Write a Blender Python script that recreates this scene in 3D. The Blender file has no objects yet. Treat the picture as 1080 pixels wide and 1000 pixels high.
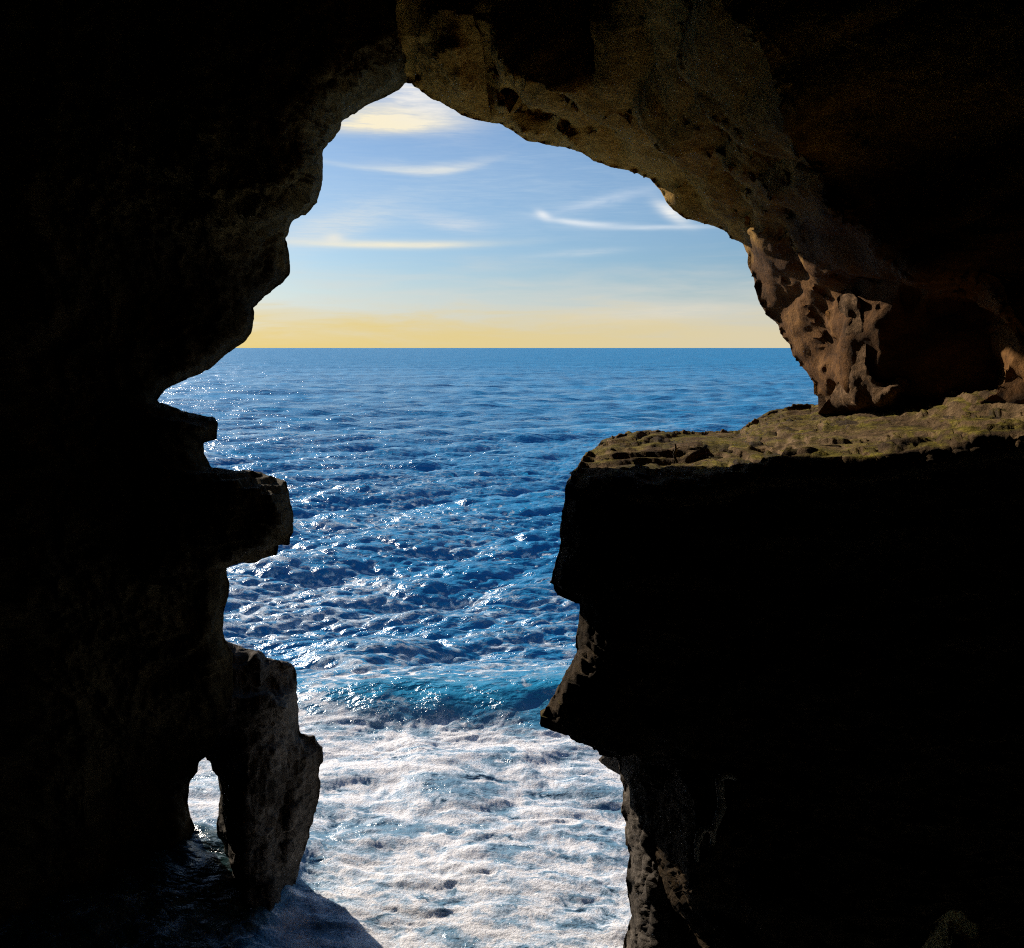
import bpy, math, random
import numpy as np

C = bpy.context.scene.collection
scene = bpy.context.scene
rng = np.random.default_rng(7)

# ------------------------------------------------------------------ camera and units
# metres; the sea is z = 0, the eye 8 m above it, looking out along +Y and a little down
H = 8.0
F = 1000.0
PITCH = math.atan((500.0 - 367.0) / F)
CP, SP = math.cos(PITCH), math.sin(PITCH)


def ray(u, v):
    a = (u - 540.0) / F
    b = (500.0 - v) / F
    return a, CP + b * SP, -SP + b * CP


def at(u, v, Y):
    """numpy: picture position + distance along Y -> world points"""
    dx, dy, dz = ray(np.asarray(u, float), np.asarray(v, float))
    t = Y / dy
    return np.stack([dx * t, np.broadcast_to(Y, t.shape) * 1.0, H + dz * t], -1)


# ------------------------------------------------------------------ noise
_perm = rng.permutation(256).astype(np.int64)
_grad = rng.normal(size=(256, 3))
_grad /= np.linalg.norm(_grad, axis=1, keepdims=True)


def pnoise(p):
    """gradient noise, p (n,3) -> about -0.7..0.7"""
    i = np.floor(p).astype(np.int64)
    f = p - i
    w = f * f * f * (f * (f * 6 - 15) + 10)
    out = np.zeros(len(p))
    for dx in (0, 1):
        wx = w[:, 0] if dx else 1 - w[:, 0]
        for dy in (0, 1):
            wy = w[:, 1] if dy else 1 - w[:, 1]
            for dz in (0, 1):
                wz = w[:, 2] if dz else 1 - w[:, 2]
                h = _perm[(_perm[(_perm[(i[:, 0] + dx) & 255] + i[:, 1] + dy) & 255] + i[:, 2] + dz) & 255]
                g = _grad[h]
                d = g[:, 0] * (f[:, 0] - dx) + g[:, 1] * (f[:, 1] - dy) + g[:, 2] * (f[:, 2] - dz)
                out += wx * wy * wz * d
    return out


def fbm(p, octaves=4, lac=2.03, gain=0.5, mode='n'):
    a, s, out = 1.0, 1.0, 0.0
    for k in range(octaves):
        n = pnoise(p * s + 17.3 * k)
        if mode == 'ridge':
            n = 0.5 - np.abs(n) * 1.6
        elif mode == 'billow':
            n = np.abs(n) * 1.6 - 0.4
        out = out + a * n
        a *= gain
        s *= lac
    return out


def sstep(a, b, x):
    t = np.clip((x - a) / (b - a), 0, 1)
    return t * t * (3 - 2 * t)


# ------------------------------------------------------------------ mesh helpers
def link_mesh(name, verts, faces, mat=None, parent=None, smooth=True):
    me = bpy.data.meshes.new(name)
    verts = np.asarray(verts, np.float32)
    faces = np.asarray(faces, np.int32)
    n, k = faces.shape
    me.vertices.add(len(verts))
    me.vertices.foreach_set('co', verts.ravel())
    me.loops.add(n * k)
    me.loops.foreach_set('vertex_index', faces.ravel())
    me.polygons.add(n)
    me.polygons.foreach_set('loop_start', np.arange(0, n * k, k, dtype=np.int32))
    me.update(calc_edges=True)
    me.validate()
    if smooth:
        me.polygons.foreach_set('use_smooth', np.ones(len(me.polygons), bool))
    o = bpy.data.objects.new(name, me)
    C.objects.link(o)
    if mat:
        me.materials.append(mat)
    if parent:
        o.parent = parent
    return o


def attr(o, name, values):
    a = o.data.attributes.new(name, 'FLOAT', 'POINT')
    a.data.foreach_set('value', np.asarray(values, np.float32))


def tag(o, label=None, cat=None, group=None, kind=None):
    if label: o['label'] = label
    if cat: o['category'] = cat
    if group: o['group'] = group
    if kind: o['kind'] = kind
    return o


def normals(v, f):
    fn = np.cross(v[f[:, 2]] - v[f[:, 0]], v[f[:, 3]] - v[f[:, 1]])
    out = np.zeros_like(v)
    for k in range(4):
        np.add.at(out, f[:, k], fn)
    l = np.linalg.norm(out, axis=1, keepdims=True)
    return out / np.maximum(l, 1e-12)


# ------------------------------------------------------------------ materials
def mat(name):
    m = bpy.data.materials.new(name)
    m.use_nodes = True
    nt = m.node_tree
    b = nt.nodes['Principled BSDF']
    return m, nt, b


def nd(nt, kind, **kw):
    n = nt.nodes.new(kind)
    for k, v in kw.items():
        if k in n.inputs and not hasattr(n, k):
            n.inputs[k].default_value = v
        else:
            setattr(n, k, v)
    return n


def setin(n, **kw):
    for k, v in kw.items():
        n.inputs[k.replace('_', ' ')].default_value = v
    return n


def ramp(nt, stops, interp='LINEAR'):
    r = nt.nodes.new('ShaderNodeValToRGB')
    r.color_ramp.interpolation = interp
    e = r.color_ramp.elements
    while len(e) < len(stops):
        e.new(0.5)
    for i, (p, c) in enumerate(stops):
        e[i].position = p
        e[i].color = (c[0], c[1], c[2], 1) if not isinstance(c, (int, float)) else (c, c, c, 1)
    return r


def rock_material(name, dark, mid, light, moss=0.0, bump=1.0, scale=1.0, voro=0.6, upper=None):
    m, nt, b = mat(name)
    L = nt.links.new
    tc = nt.nodes.new('ShaderNodeTexCoord')
    mp = nt.nodes.new('ShaderNodeMapping')
    mp.inputs['Scale'].default_value = (scale, scale, scale * 1.7)
    L(tc.outputs['Object'], mp.inputs['Vector'])
    n1 = setin(nt.nodes.new('ShaderNodeTexNoise'), Scale=1.1, Detail=9.0, Roughness=0.62, Distortion=0.6)
    L(mp.outputs[0], n1.inputs['Vector'])
    r1 = ramp(nt, [(0.32, dark), (0.5, mid), (0.68, light)])
    L(n1.outputs['Fac'], r1.inputs['Fac'])
    n2 = setin(nt.nodes.new('ShaderNodeTexNoise'), Scale=9.0, Detail=8.0, Roughness=0.7)
    L(mp.outputs[0], n2.inputs['Vector'])
    mul = nd(nt, 'ShaderNodeMix', data_type='RGBA', blend_type='MULTIPLY')
    mul.inputs['Factor'].default_value = 0.75
    r2 = ramp(nt, [(0.3, 0.25), (0.5, 0.8), (0.7, 1.25)])
    L(n2.outputs['Fac'], r2.inputs['Fac'])
    L(r1.outputs[0], mul.inputs['A'])
    L(r2.outputs[0], mul.inputs['B'])
    col = mul.outputs['Result']
    if moss > 0:
        geo = nt.nodes.new('ShaderNodeNewGeometry')
        sx = nt.nodes.new('ShaderNodeSeparateXYZ')
        L(geo.outputs['Normal'], sx.inputs[0])
        n3 = setin(nt.nodes.new('ShaderNodeTexNoise'), Scale=2.2, Detail=7.0, Roughness=0.65)
        L(mp.outputs[0], n3.inputs['Vector'])
        ad = nd(nt, 'ShaderNodeMath', operation='MULTIPLY_ADD')
        L(n3.outputs['Fac'], ad.inputs[0])
        ad.inputs[1].default_value = 1.6
        L(sx.outputs['Z'], ad.inputs[2])
        rm = ramp(nt, [(0.83, 0.0), (0.97, moss)])
        dv = nd(nt, 'ShaderNodeMath', operation='MULTIPLY')
        dv.inputs[1].default_value = 0.5
        L(ad.outputs[0], dv.inputs[0])
        L(dv.outputs[0], rm.inputs['Fac'])
        mx = nd(nt, 'ShaderNodeMix', data_type='RGBA')
        L(rm.outputs[0], mx.inputs['Factor'])
        L(col, mx.inputs['A'])
        rmc = ramp(nt, [(0.3, (0.03, 0.028, 0.006)), (0.7, (0.30, 0.24, 0.02))])
        L(n2.outputs['Fac'], rmc.inputs['Fac'])
        L(rmc.outputs[0], mx.inputs['B'])
        col = mx.outputs['Result']
    if upper:                             # paler olive with height: light on the roof put into the colour
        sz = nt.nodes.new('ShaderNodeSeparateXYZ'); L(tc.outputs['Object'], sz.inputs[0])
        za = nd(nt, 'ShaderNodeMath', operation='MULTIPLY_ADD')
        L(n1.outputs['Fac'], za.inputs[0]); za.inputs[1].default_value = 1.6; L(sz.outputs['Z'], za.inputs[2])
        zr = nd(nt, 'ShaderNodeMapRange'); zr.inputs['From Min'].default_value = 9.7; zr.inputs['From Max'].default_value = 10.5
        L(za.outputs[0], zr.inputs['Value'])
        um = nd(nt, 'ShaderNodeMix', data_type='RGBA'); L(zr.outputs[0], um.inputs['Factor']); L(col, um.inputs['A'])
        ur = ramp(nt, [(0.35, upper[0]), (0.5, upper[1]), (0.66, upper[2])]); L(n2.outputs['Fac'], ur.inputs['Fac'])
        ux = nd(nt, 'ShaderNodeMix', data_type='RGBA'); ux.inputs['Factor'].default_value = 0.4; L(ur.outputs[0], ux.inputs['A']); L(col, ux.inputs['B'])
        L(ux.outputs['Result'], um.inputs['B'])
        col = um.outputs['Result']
    L(col, b.inputs['Base Color'])
    b.inputs['Roughness'].default_value = 0.9
    b.inputs['Specular IOR Level'].default_value = 0.06
    # relief finer than the mesh: pits, cracks and grain
    v1 = setin(nd(nt, 'ShaderNodeTexVoronoi', feature='F1'), Scale=7.0, Randomness=1.0)
    wob = nd(nt, 'ShaderNodeMix', data_type='VECTOR')
    wob.inputs['Factor'].default_value = 0.12
    L(mp.outputs[0], wob.inputs['A'])
    L(n2.outputs['Color'], wob.inputs['B'])
    L(wob.outputs['Result'], v1.inputs['Vector'])
    n4 = setin(nt.nodes.new('ShaderNodeTexNoise'), Scale=26.0, Detail=6.0, Roughness=0.7)
    L(mp.outputs[0], n4.inputs['Vector'])
    b1 = setin(nt.nodes.new('ShaderNodeBump'), Strength=voro, Distance=0.06)
    L(v1.outputs['Distance'], b1.inputs['Height'])
    b2 = setin(nt.nodes.new('ShaderNodeBump'), Strength=0.9, Distance=0.06 * bump)
    L(n2.outputs['Fac'], b2.inputs['Height'])
    L(b1.outputs[0], b2.inputs['Normal'])
    b3 = setin(nt.nodes.new('ShaderNodeBump'), Strength=0.7, Distance=0.02 * bump)
    L(n4.outputs['Fac'], b3.inputs['Height'])
    L(b2.outputs[0], b3.inputs['Normal'])
    L(b3.outputs[0], b.inputs['Normal'])
    return m


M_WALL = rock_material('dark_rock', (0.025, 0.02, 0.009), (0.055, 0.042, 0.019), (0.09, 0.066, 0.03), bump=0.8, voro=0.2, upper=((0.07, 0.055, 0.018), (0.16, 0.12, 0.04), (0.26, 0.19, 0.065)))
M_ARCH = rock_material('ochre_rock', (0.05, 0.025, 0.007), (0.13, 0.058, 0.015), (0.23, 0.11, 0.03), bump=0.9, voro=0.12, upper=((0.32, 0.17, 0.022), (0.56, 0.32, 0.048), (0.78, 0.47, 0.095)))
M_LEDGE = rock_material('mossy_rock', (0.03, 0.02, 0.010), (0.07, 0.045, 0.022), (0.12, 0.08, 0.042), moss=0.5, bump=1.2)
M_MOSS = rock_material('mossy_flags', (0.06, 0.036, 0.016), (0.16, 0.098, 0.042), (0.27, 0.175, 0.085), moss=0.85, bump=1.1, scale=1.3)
M_SPUR = rock_material('yellow_rock', (0.14, 0.085, 0.024), (0.42, 0.27, 0.07), (0.62, 0.43, 0.13), bump=1.2)
M_TWIG_RIM = rock_material('twig_and_lit_rim', (0.35, 0.28, 0.2), (0.45, 0.37, 0.27), (0.55, 0.46, 0.35), bump=0.3, voro=0.1)  # twig wood; on the ridge its paleness stands in for rim light
M_STACK = rock_material('grey_rock', (0.06, 0.049, 0.038), (0.13, 0.108, 0.085), (0.23, 0.19, 0.15))
M_RIB = rock_material('pale_dripstone', (0.08, 0.042, 0.016), (0.17, 0.095, 0.04), (0.30, 0.18, 0.09), bump=1.4, scale=1.6)

# ------------------------------------------------------------------ rock builder
# Each rock is a solid: an outline, a distance map for its faces (given along ridge and crease lines,
# relaxed between them like a stretched skin) and a back, roughened with 3-D noise.
GU0, GV0, GS = -620.0, -520.0, 5.0
GNU, GNV = 470, 410


def densify(pl, step=3.0):
    pl = np.asarray(pl, float)
    out = []
    for a, b in zip(pl[:-1], pl[1:]):
        n = max(1, int(np.hypot(*(b - a)[:2]) / step))
        t = np.linspace(0, 1, n, endpoint=False)[:, None]
        out.append(a + (b - a) * t)
    out.append(pl[-1:])
    return np.concatenate(out)


def relax(lines):
    """membrane through the given (u, v, Y) lines on the coarse picture grid"""
    val = np.zeros((GNV, GNU)); cnt = np.zeros((GNV, GNU))
    for l in lines:
        d = densify(l)
        iu = np.clip(np.round((d[:, 0] - GU0) / GS).astype(int), 0, GNU - 1)
        iv = np.clip(np.round((d[:, 1] - GV0) / GS).astype(int), 0, GNV - 1)
        np.add.at(val, (iv, iu), d[:, 2]); np.add.at(cnt, (iv, iu), 1)
    pyr = [(val, cnt)]
    while min(pyr[-1][0].shape) > 12:
        v, c = pyr[-1]
        h, w = v.shape
        v = np.pad(v, ((0, h % 2), (0, w % 2))); c = np.pad(c, ((0, h % 2), (0, w % 2)))
        # average of the constrained cells
        m = np.where(c > 0, v / np.maximum(c, 1), 0); k = (c > 0) * 1.0
        m = m.reshape(m.shape[0] // 2, 2, -1, 2).sum((1, 3)); k = k.reshape(k.shape[0] // 2, 2, -1, 2).sum((1, 3))
        pyr.append((m, k))
    x = None
    for v, c in reversed(pyr):
        fix = c > 0
        t = np.where(fix, v / np.maximum(c, 1), 0)
        if x is None:
            x = np.full(v.shape, t[fix].mean())
            it = 300
        else:
            x = np.kron(x, np.ones((2, 2)))[:v.shape[0], :v.shape[1]]
            it = 160
        x = np.where(fix, t, x)
        for _ in range(it):
            p = np.pad(x, 1, mode='edge')
            y = 0.25 * (p[:-2, 1:-1] + p[2:, 1:-1] + p[1:-1, :-2] + p[1:-1, 2:])
            x = np.where(fix, t, y)
    return x


def sample(grid, u, v):
    x = np.clip((u - GU0) / GS, 0, GNU - 1.001); y = np.clip((v - GV0) / GS, 0, GNV - 1.001)
    i = x.astype(int); j = y.astype(int); fx = x - i; fy = y - j
    return (grid[j, i] * (1 - fx) * (1 - fy) + grid[j, i + 1] * fx * (1 - fy)
            + grid[j + 1, i] * (1 - fx) * fy + grid[j + 1, i + 1] * fx * fy)


def sdist(u, v, poly):
    """signed distance to a closed outline, positive inside"""
    poly = np.asarray(poly, float)
    d = np.full(u.shape, 1e18); inside = np.zeros(u.shape, bool)
    for a, b in zip(poly, np.roll(poly, -1, 0)):
        e = b - a
        t = np.clip(((u - a[0]) * e[0] + (v - a[1]) * e[1]) / max(e @ e, 1e-9), 0, 1)
        d = np.minimum(d, (u - a[0] - e[0] * t) ** 2 + (v - a[1] - e[1] * t) ** 2)
        c = (a[1] > v) != (b[1] > v)
        if abs(e[1]) > 1e-9:
            inside ^= c & (u < e[0] * (v - a[1]) / e[1] + a[0])
    return np.where(inside, 1, -1) * np.sqrt(d)


def axis_coords(lo, hi, fine_lo, fine_hi, step):
    mid = np.arange(max(lo, fine_lo), min(hi, fine_hi) + 0.01, step)
    left, x, s = [], mid[0], step
    while x > lo:
        s *= 1.25; x -= s; left.append(x)
    right, x, s = [], mid[-1], step
    while x < hi:
        s *= 1.25; x += s; right.append(x)
    return np.concatenate([left[::-1], mid, right])


def rock(name, poly, lines, material, back=2.0, step=2.0, jag=2.2, parent=None, amp=1.0, strata=0.0,
         box=(-30, 1110, -30, 1030), flute=0.0, fine=1.0, rings=6, bed=0.0, bedh=0.13, lobes=0.0, rid=1.0, rmode='ridge'):
    poly = np.asarray(poly, float)
    us = axis_coords(poly[:, 0].min() - 6, poly[:, 0].max() + 6, box[0], box[1], step)
    vs = axis_coords(poly[:, 1].min() - 6, poly[:, 1].max() + 6, box[2], box[3], step)
    U, V = np.meshgrid(us, vs)
    sd = sdist(U, V, poly)
    flat = np.stack([U.ravel() / 30.0, V.ravel() / 30.0, np.full(U.size, len(name) * 1.7)], 1)
    jn = (fbm(flat, 4, 2.3, 0.6)).reshape(U.shape)
    sd = sd + jag * 1.5 * jn
    gv, gu = np.gradient(sd, vs, us)
    gl = np.maximum(np.hypot(gu, gv), 0.3)
    ins = sd > 0
    near = np.zeros_like(ins)
    near[1:] |= ins[:-1]; near[:-1] |= ins[1:]
    near[:, 1:] |= near[:, :-1] | ins[:, :-1]; near[:, :-1] |= near[:, 1:] | ins[:, 1:]
    rim = near & ~ins & (sd > -14)
    use = ins | rim
    Us = np.where(rim, U - sd * gu / gl ** 2, U); Vs = np.where(rim, V - sd * gv / gl ** 2, V)
    quad = use[:-1, :-1] & use[1:, :-1] & use[:-1, 1:] & use[1:, 1:]
    quad &= (ins[:-1, :-1] | ins[1:, :-1] | ins[:-1, 1:] | ins[1:, 1:])
    idx = np.arange(U.size).reshape(U.shape)
    q = np.stack([idx[:-1, :-1][quad], idx[1:, :-1][quad], idx[1:, 1:][quad], idx[:-1, 1:][quad]], 1)
    usedv = np.unique(q)
    remap = np.full(U.size, -1); remap[usedv] = np.arange(len(usedv))
    q = remap[q]
    uu, vv = Us.ravel()[usedv], Vs.ravel()[usedv]
    ss = np.maximum(sd.ravel()[usedv], 0)
    ga, gb = (gu / gl).ravel()[usedv], (gv / gl).ravel()[usedv]
    Y = sample(relax(lines), uu, vv)
    front = at(uu, vv, Y)
    nrm = normals(front, q)              # q winds so that the normal looks at the eye
    eye = np.array([0, 0, H])
    if np.mean(np.sum(nrm * (eye - front), 1)) < 0:
        q = q[:, ::-1]; nrm = -nrm
    edge = 0.12 + 0.88 * sstep(0, 24, ss)
    # displacement
    P = front.copy()
    Pz = P * np.array([1, 1, 1 + strata])
    warp = np.stack([pnoise(P * 0.9 + 3), pnoise(P * 0.9 + 51), pnoise(P * 0.9 + 97)], 1)
    d = 0.20 * fbm(P * 0.55, 3) * edge
    d += 0.16 * rid * fbm(Pz * 1.3 + warp * 0.8, 4, mode=rmode, gain=0.52) * edge
    d += 0.075 * fine * fbm(Pz * 3.7 + warp, 4, mode='billow', gain=0.6) * edge
    d += 0.035 * fine * fbm(Pz * 11.0, 3, gain=0.6) * (0.3 + 0.7 * edge)
    if lobes:                            # big rounded folds running down with the arch
        Pl = np.stack([0.83 * P[:, 0] + 0.55 * P[:, 2], P[:, 1], 0.83 * P[:, 2] - 0.55 * P[:, 0]], 1) * (0.45, 0.5, 1.2)
        d += lobes * fbm(Pl + warp * 0.2, 2, mode='billow', gain=0.35) * edge
    if flute:
        Pf = P * np.array([1, 1, 0.22])
        d += flute * fbm(Pf * 3.2 + warp * 0.7, 3, mode='ridge') * edge
    P = P + nrm * (d * amp)[:, None]
    if bed:                              # beds of rock, each worn back a little from the next
        zt = P[:, 2] + 0.35 * pnoise(P * 0.7 + 9) + 0.10 * pnoise(P * 2.9 + 23)
        k_ = np.floor(zt / bedh); fr = zt / bedh - k_
        P[:, 2] += bed * ((k_ + sstep(0.55, 0.98, fr)) * bedh - zt)
        out_ = np.sin(k_ * 12.9898) * 43758.5453
        P = P + nrm * (bed * 0.05 * (out_ - np.floor(out_) - 0.5) * edge)[:, None]
    n = len(P)
    # boundary edges of the front sheet
    e = np.concatenate([q[:, [0, 1]], q[:, [1, 2]], q[:, [2, 3]], q[:, [3, 0]]])
    key = np.sort(e, 1) @ np.array([n + 1, 1])
    _, inv, cnt = np.unique(key, return_inverse=True, return_counts=True)
    be = e[cnt[inv] == 1]
    bv = np.unique(be)
    bm = np.full(n, -1); bm[bv] = np.arange(len(bv))
    verts = [P]; faces = [q]
    prev = bv; base = n
    for k in range(1, rings + 1):
        t = k / rings
        inset = 16 * (t ** 1.5) - 3.0 * math.sin(math.pi * t)
        pr = at(uu[bv] + ga[bv] * inset, vv[bv] + gb[bv] * inset, Y[bv] + back * t)
        out = np.stack([-ga[bv], np.zeros(len(bv)), gb[bv]], 1)
        dd = 0.10 * fbm(pr * 1.3, 4, mode='ridge') + 0.03 * fbm(pr * 6, 3)
        pr = pr - out * 0.05 * t + out * np.minimum(dd, 0.02)[:, None] * min(1, 2 * t)
        verts.append(pr)
        cur = base + np.arange(len(bv))
        a = prev[bm[be[:, 0]]]; b_ = prev[bm[be[:, 1]]]
        c_ = cur[bm[be[:, 1]]]; d_ = cur[bm[be[:, 0]]]
        faces.append(np.stack([b_, a, d_, c_], 1))
        prev = cur; base += len(bv)
    # back sheet
    ins_b = np.minimum(ss * 0.0 + 13, 13)
    bk = at(uu + ga * ins_b * (ss < 12), vv + gb * ins_b * (ss < 12), Y + back)
    cur = np.full(n, -1)
    inner = np.setdiff1d(np.arange(n), bv)
    cur[bv] = prev
    cur[inner] = base + np.arange(len(inner))
    verts.append(bk[inner])
    faces.append(cur[q][:, ::-1])
    o = link_mesh(name, np.concatenate(verts), np.concatenate(faces), material, parent)
    return o


# ------------------------------------------------------------------ the cave, rock by rock
LEFT_SIL = [(431, 85), (426, 88), (421, 94), (406, 102), (387, 111), (373, 120), (361, 128), (358, 137), (350, 146),
            (342, 153), (339, 163), (340, 181), (339, 196), (334, 213), (322, 225), (308, 231), (304, 239), (302, 252),
            (304, 267), (304, 289), (298, 298), (284, 309), (267, 323), (268, 337), (265, 350), (258, 361), (239, 374),
            (228, 383), (210, 394), (191, 402), (174, 411), (166, 422)]
LEFT_LOW = [(170, 428), (180, 440), (200, 455), (214, 466), (215, 478), (221, 489), (226, 497), (232, 545), (238, 590),
            (239, 605), (242, 618), (239, 635), (235, 648), (235, 665), (237, 676), (246, 690), (244, 740), (228, 780), (217, 799),
            (210, 804), (208, 815), (198.5, 826), (197, 845), (200, 860), (206, 873), (200, 885), (190, 905), (182, 940), (178, 1000), (178, 1120)]


def at_line(pts, y0, y1=None):
    y1 = y0 if y1 is None else y1
    n = len(pts)
    return [(p[0], p[1], y0 + (y1 - y0) * i / max(1, n - 1)) for i, p in enumerate(pts)]


def shift(pts, du, dv, y0, y1=None):
    return at_line([(p[0] + du, p[1] + dv) for p in pts], y0, y1)


left_lines = [
    at_line([(435, -150), (434, 40), (431, 85)], 10.6, 12.0),
    at_line(LEFT_SIL, 12.0, 11.4), at_line(LEFT_LOW[:16], 11.4, 12.2), at_line(LEFT_LOW[16:24], 12.2, 13.6),
    at_line(LEFT_LOW[24:], 13.6, 14.2),
    [(424, 40, 10.9), (408, 66, 10.6), (385, 76, 10.3), (350, 92, 10.0), (322, 110, 9.9), (314, 135, 9.85), (313, 170, 9.85), (311, 200, 9.9),
     (290, 213, 10.1), (252, 222, 10.3), (222, 236, 10.3)],
    [(400, 40, 10.4), (340, 70, 9.9), (296, 120, 9.75), (294, 190, 9.75), (220, 205, 9.9)],
    [(205, 60, 9.7), (225, 110, 9.7), (225, 190, 9.8)], [(150, 60, 10.0), (150, 200, 10.2)],
    [(284, 240, 11.2), (286, 285, 11.25), (250, 315, 11.2), (248, 345, 11.15), (210, 380, 11.05), (150, 408, 11.0), (145, 450, 11.0),
     (195, 480, 11.2), (212, 560, 11.4), (222, 640, 11.65), (222, 720, 11.9), (205, 780, 12.5), (188, 820, 13.0), (186, 860, 13.2), (176, 915, 13.4), (166, 960, 13.5)],
    [(120, 820, 12.5), (110, 900, 12.8)],
    [(180, 300, 11.0), (100, 400, 10.9), (90, 500, 10.9), (90, 700, 11.3), (90, 850, 11.8), (80, 945, 12.5)],
    [(-600, -500, 8.5), (0, -500, 8.5), (200, -500, 9.0), (430, -500, 9.5)], [(-600, 600, 9.6), (-600, 1400, 9.6)],
    [(0, 0, 10.2), (0, 500, 10.7), (0, 800, 11.2), (0, 1000, 11.6), (-100, 1120, 12)],
    [(50, 985, 12.1), (150, 1010, 13.0), (178, 1120, 13.8)],
]
left_poly = [(436, -500), (436, 40)] + LEFT_SIL + LEFT_LOW + [(178, 1400), (-600, 1400), (-600, -500)]
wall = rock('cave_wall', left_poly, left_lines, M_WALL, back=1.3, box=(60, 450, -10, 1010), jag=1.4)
tag(wall, 'black shadowed cave wall on the left with two jutting shelves', 'cave wall')

SH1 = [(110, 436), (150, 420), (171, 425), (191, 433), (210, 438), (226, 441), (230, 446), (229.6, 459), (222, 464), (212, 469), (170, 480), (110, 480)]
rock('rock_shelf', SH1, [at_line(SH1[2:10], 11.2, 11.2), [(150, 436, 10.9), (190, 445, 10.75), (215, 452, 10.8)], [(110, 440, 10.9), (110, 480, 10.9), (170, 478, 10.9)]],
     M_WALL, back=1.6, box=(100, 240, 410, 490), step=1.6, jag=2.0, parent=wall, amp=0.6, bed=0.7)
SH2 = [(150, 480), (215, 492), (228, 494), (243, 496), (261, 496), (276, 500), (295, 505), (302, 509), (305, 520), (310, 543), (307, 561), (304.5, 571),
       (293, 573), (292, 580), (280, 587), (269, 592.6), (254, 591.5), (243, 597), (200, 615), (150, 615)]
rock('rock_shelf', SH2, [at_line(SH2[1:18], 11.3, 11.3), [(200, 508, 10.7), (250, 512, 10.45), (285, 520, 10.5), (290, 545, 10.5), (270, 575, 10.7), (220, 590, 10.9)],
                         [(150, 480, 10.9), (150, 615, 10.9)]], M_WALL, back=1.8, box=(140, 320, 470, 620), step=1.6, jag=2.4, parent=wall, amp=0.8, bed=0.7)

# the stack of rock with the hole at the waterline
ST = [(205, 700), (215, 680), (237, 676), (250, 679), (261, 683), (276, 687), (280, 695), (293, 697), (308, 700), (312, 706), (314, 719),
      (312.6, 752), (317, 773), (330, 777), (339, 789), (340, 800), (335.5, 815), (337, 826), (334, 848), (326, 874), (319, 904), (313, 926),
      (311, 945), (308, 975), (306, 1030), (250, 1030), (247, 985), (240, 945), (236, 925), (238, 905), (236, 890), (229, 878), (229, 866), (231, 852), (232, 832), (228, 819), (222.6, 808), (217, 798.5), (205, 790)]
stack_lines = [
    at_line(ST[1:9], 13.0, 13.3), at_line(ST[9:25], 13.4, 13.1), at_line(ST[25:28], 12.8, 12.8), at_line(ST[28:38], 13.4, 13.2),
    [(240, 727, 12.75), (298, 729, 12.85)], [(236, 735, 12.25), (290, 738, 12.35), (302, 745, 12.6)],
    [(272, 690, 12.8), (277, 722, 12.8)], [(282, 698, 13.1), (285, 722, 13.1)],
    [(288, 790, 12.45), (278, 830, 12.4), (276, 880, 12.4), (284, 940, 12.3), (287, 1030, 12.2)],
    [(300, 800, 12.9), (303, 850, 12.9), (295, 900, 12.9)], [(305, 850, 12.75), (299, 900, 12.75)],
    [(262, 780, 12.35), (258, 850, 12.3), (262, 940, 12.25), (266, 1030, 12.2)],
    [(242, 800, 12.6), (246, 850, 12.7), (244, 920, 12.9), (252, 960, 13.1)],
    [(205, 720, 12.2), (215, 760, 12.4)],
]
stack = rock('sea_stack', ST, stack_lines, M_STACK, back=0.55, box=(195, 350, 665, 1000), step=1.5, jag=2.6, amp=0.8, bed=0.5, bedh=0.22)
tag(stack, 'craggy grey rock stack beside small hole, foot in the white surf', 'rock stack')

# right half of the arch
ARCH_SIL = [(428, 85), (435, 86), (437, 91), (446, 96), (457, 104), (472, 111), (487, 120), (501, 126), (516, 128), (531, 130), (542, 139),
            (557, 149), (568, 150), (583, 152), (601, 157), (616, 163), (627, 170), (650, 177), (672, 182), (688, 189), (697, 200), (702, 211),
            (711, 222), (724, 231), (747, 237), (765, 244), (771, 253), (782, 257), (788, 268), (789, 279), (797, 298), (800, 316), (808, 331),
            (821, 342), (823, 351), (834, 364), (837, 376), (847, 390), (858, 403), (861, 416), (871, 426)]
TERM = [(750, -60, 5.9), (753, 0, 6.0), (775, 30, 6.05), (798, 63, 6.15), (815, 98, 6.3), (826, 130, 6.5), (829, 160, 6.8), (836, 190, 7.0), (850, 212, 7.1),
        (860, 232, 7.1), (880, 246, 7.1), (902, 254, 7.1), (939, 268, 7.05), (976, 287, 6.95), (1006, 301, 6.85), (1035, 311, 6.8), (1054, 335, 6.75),
        (1061, 361, 6.8), (1058, 387, 6.9), (1050, 409, 7.1), (1030, 428, 7.3)]
PLAT = [(p[0] + (14 if i < 9 else 10), p[1] - 8, p[2] - 0.12) for i, p in enumerate(TERM)]
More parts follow.
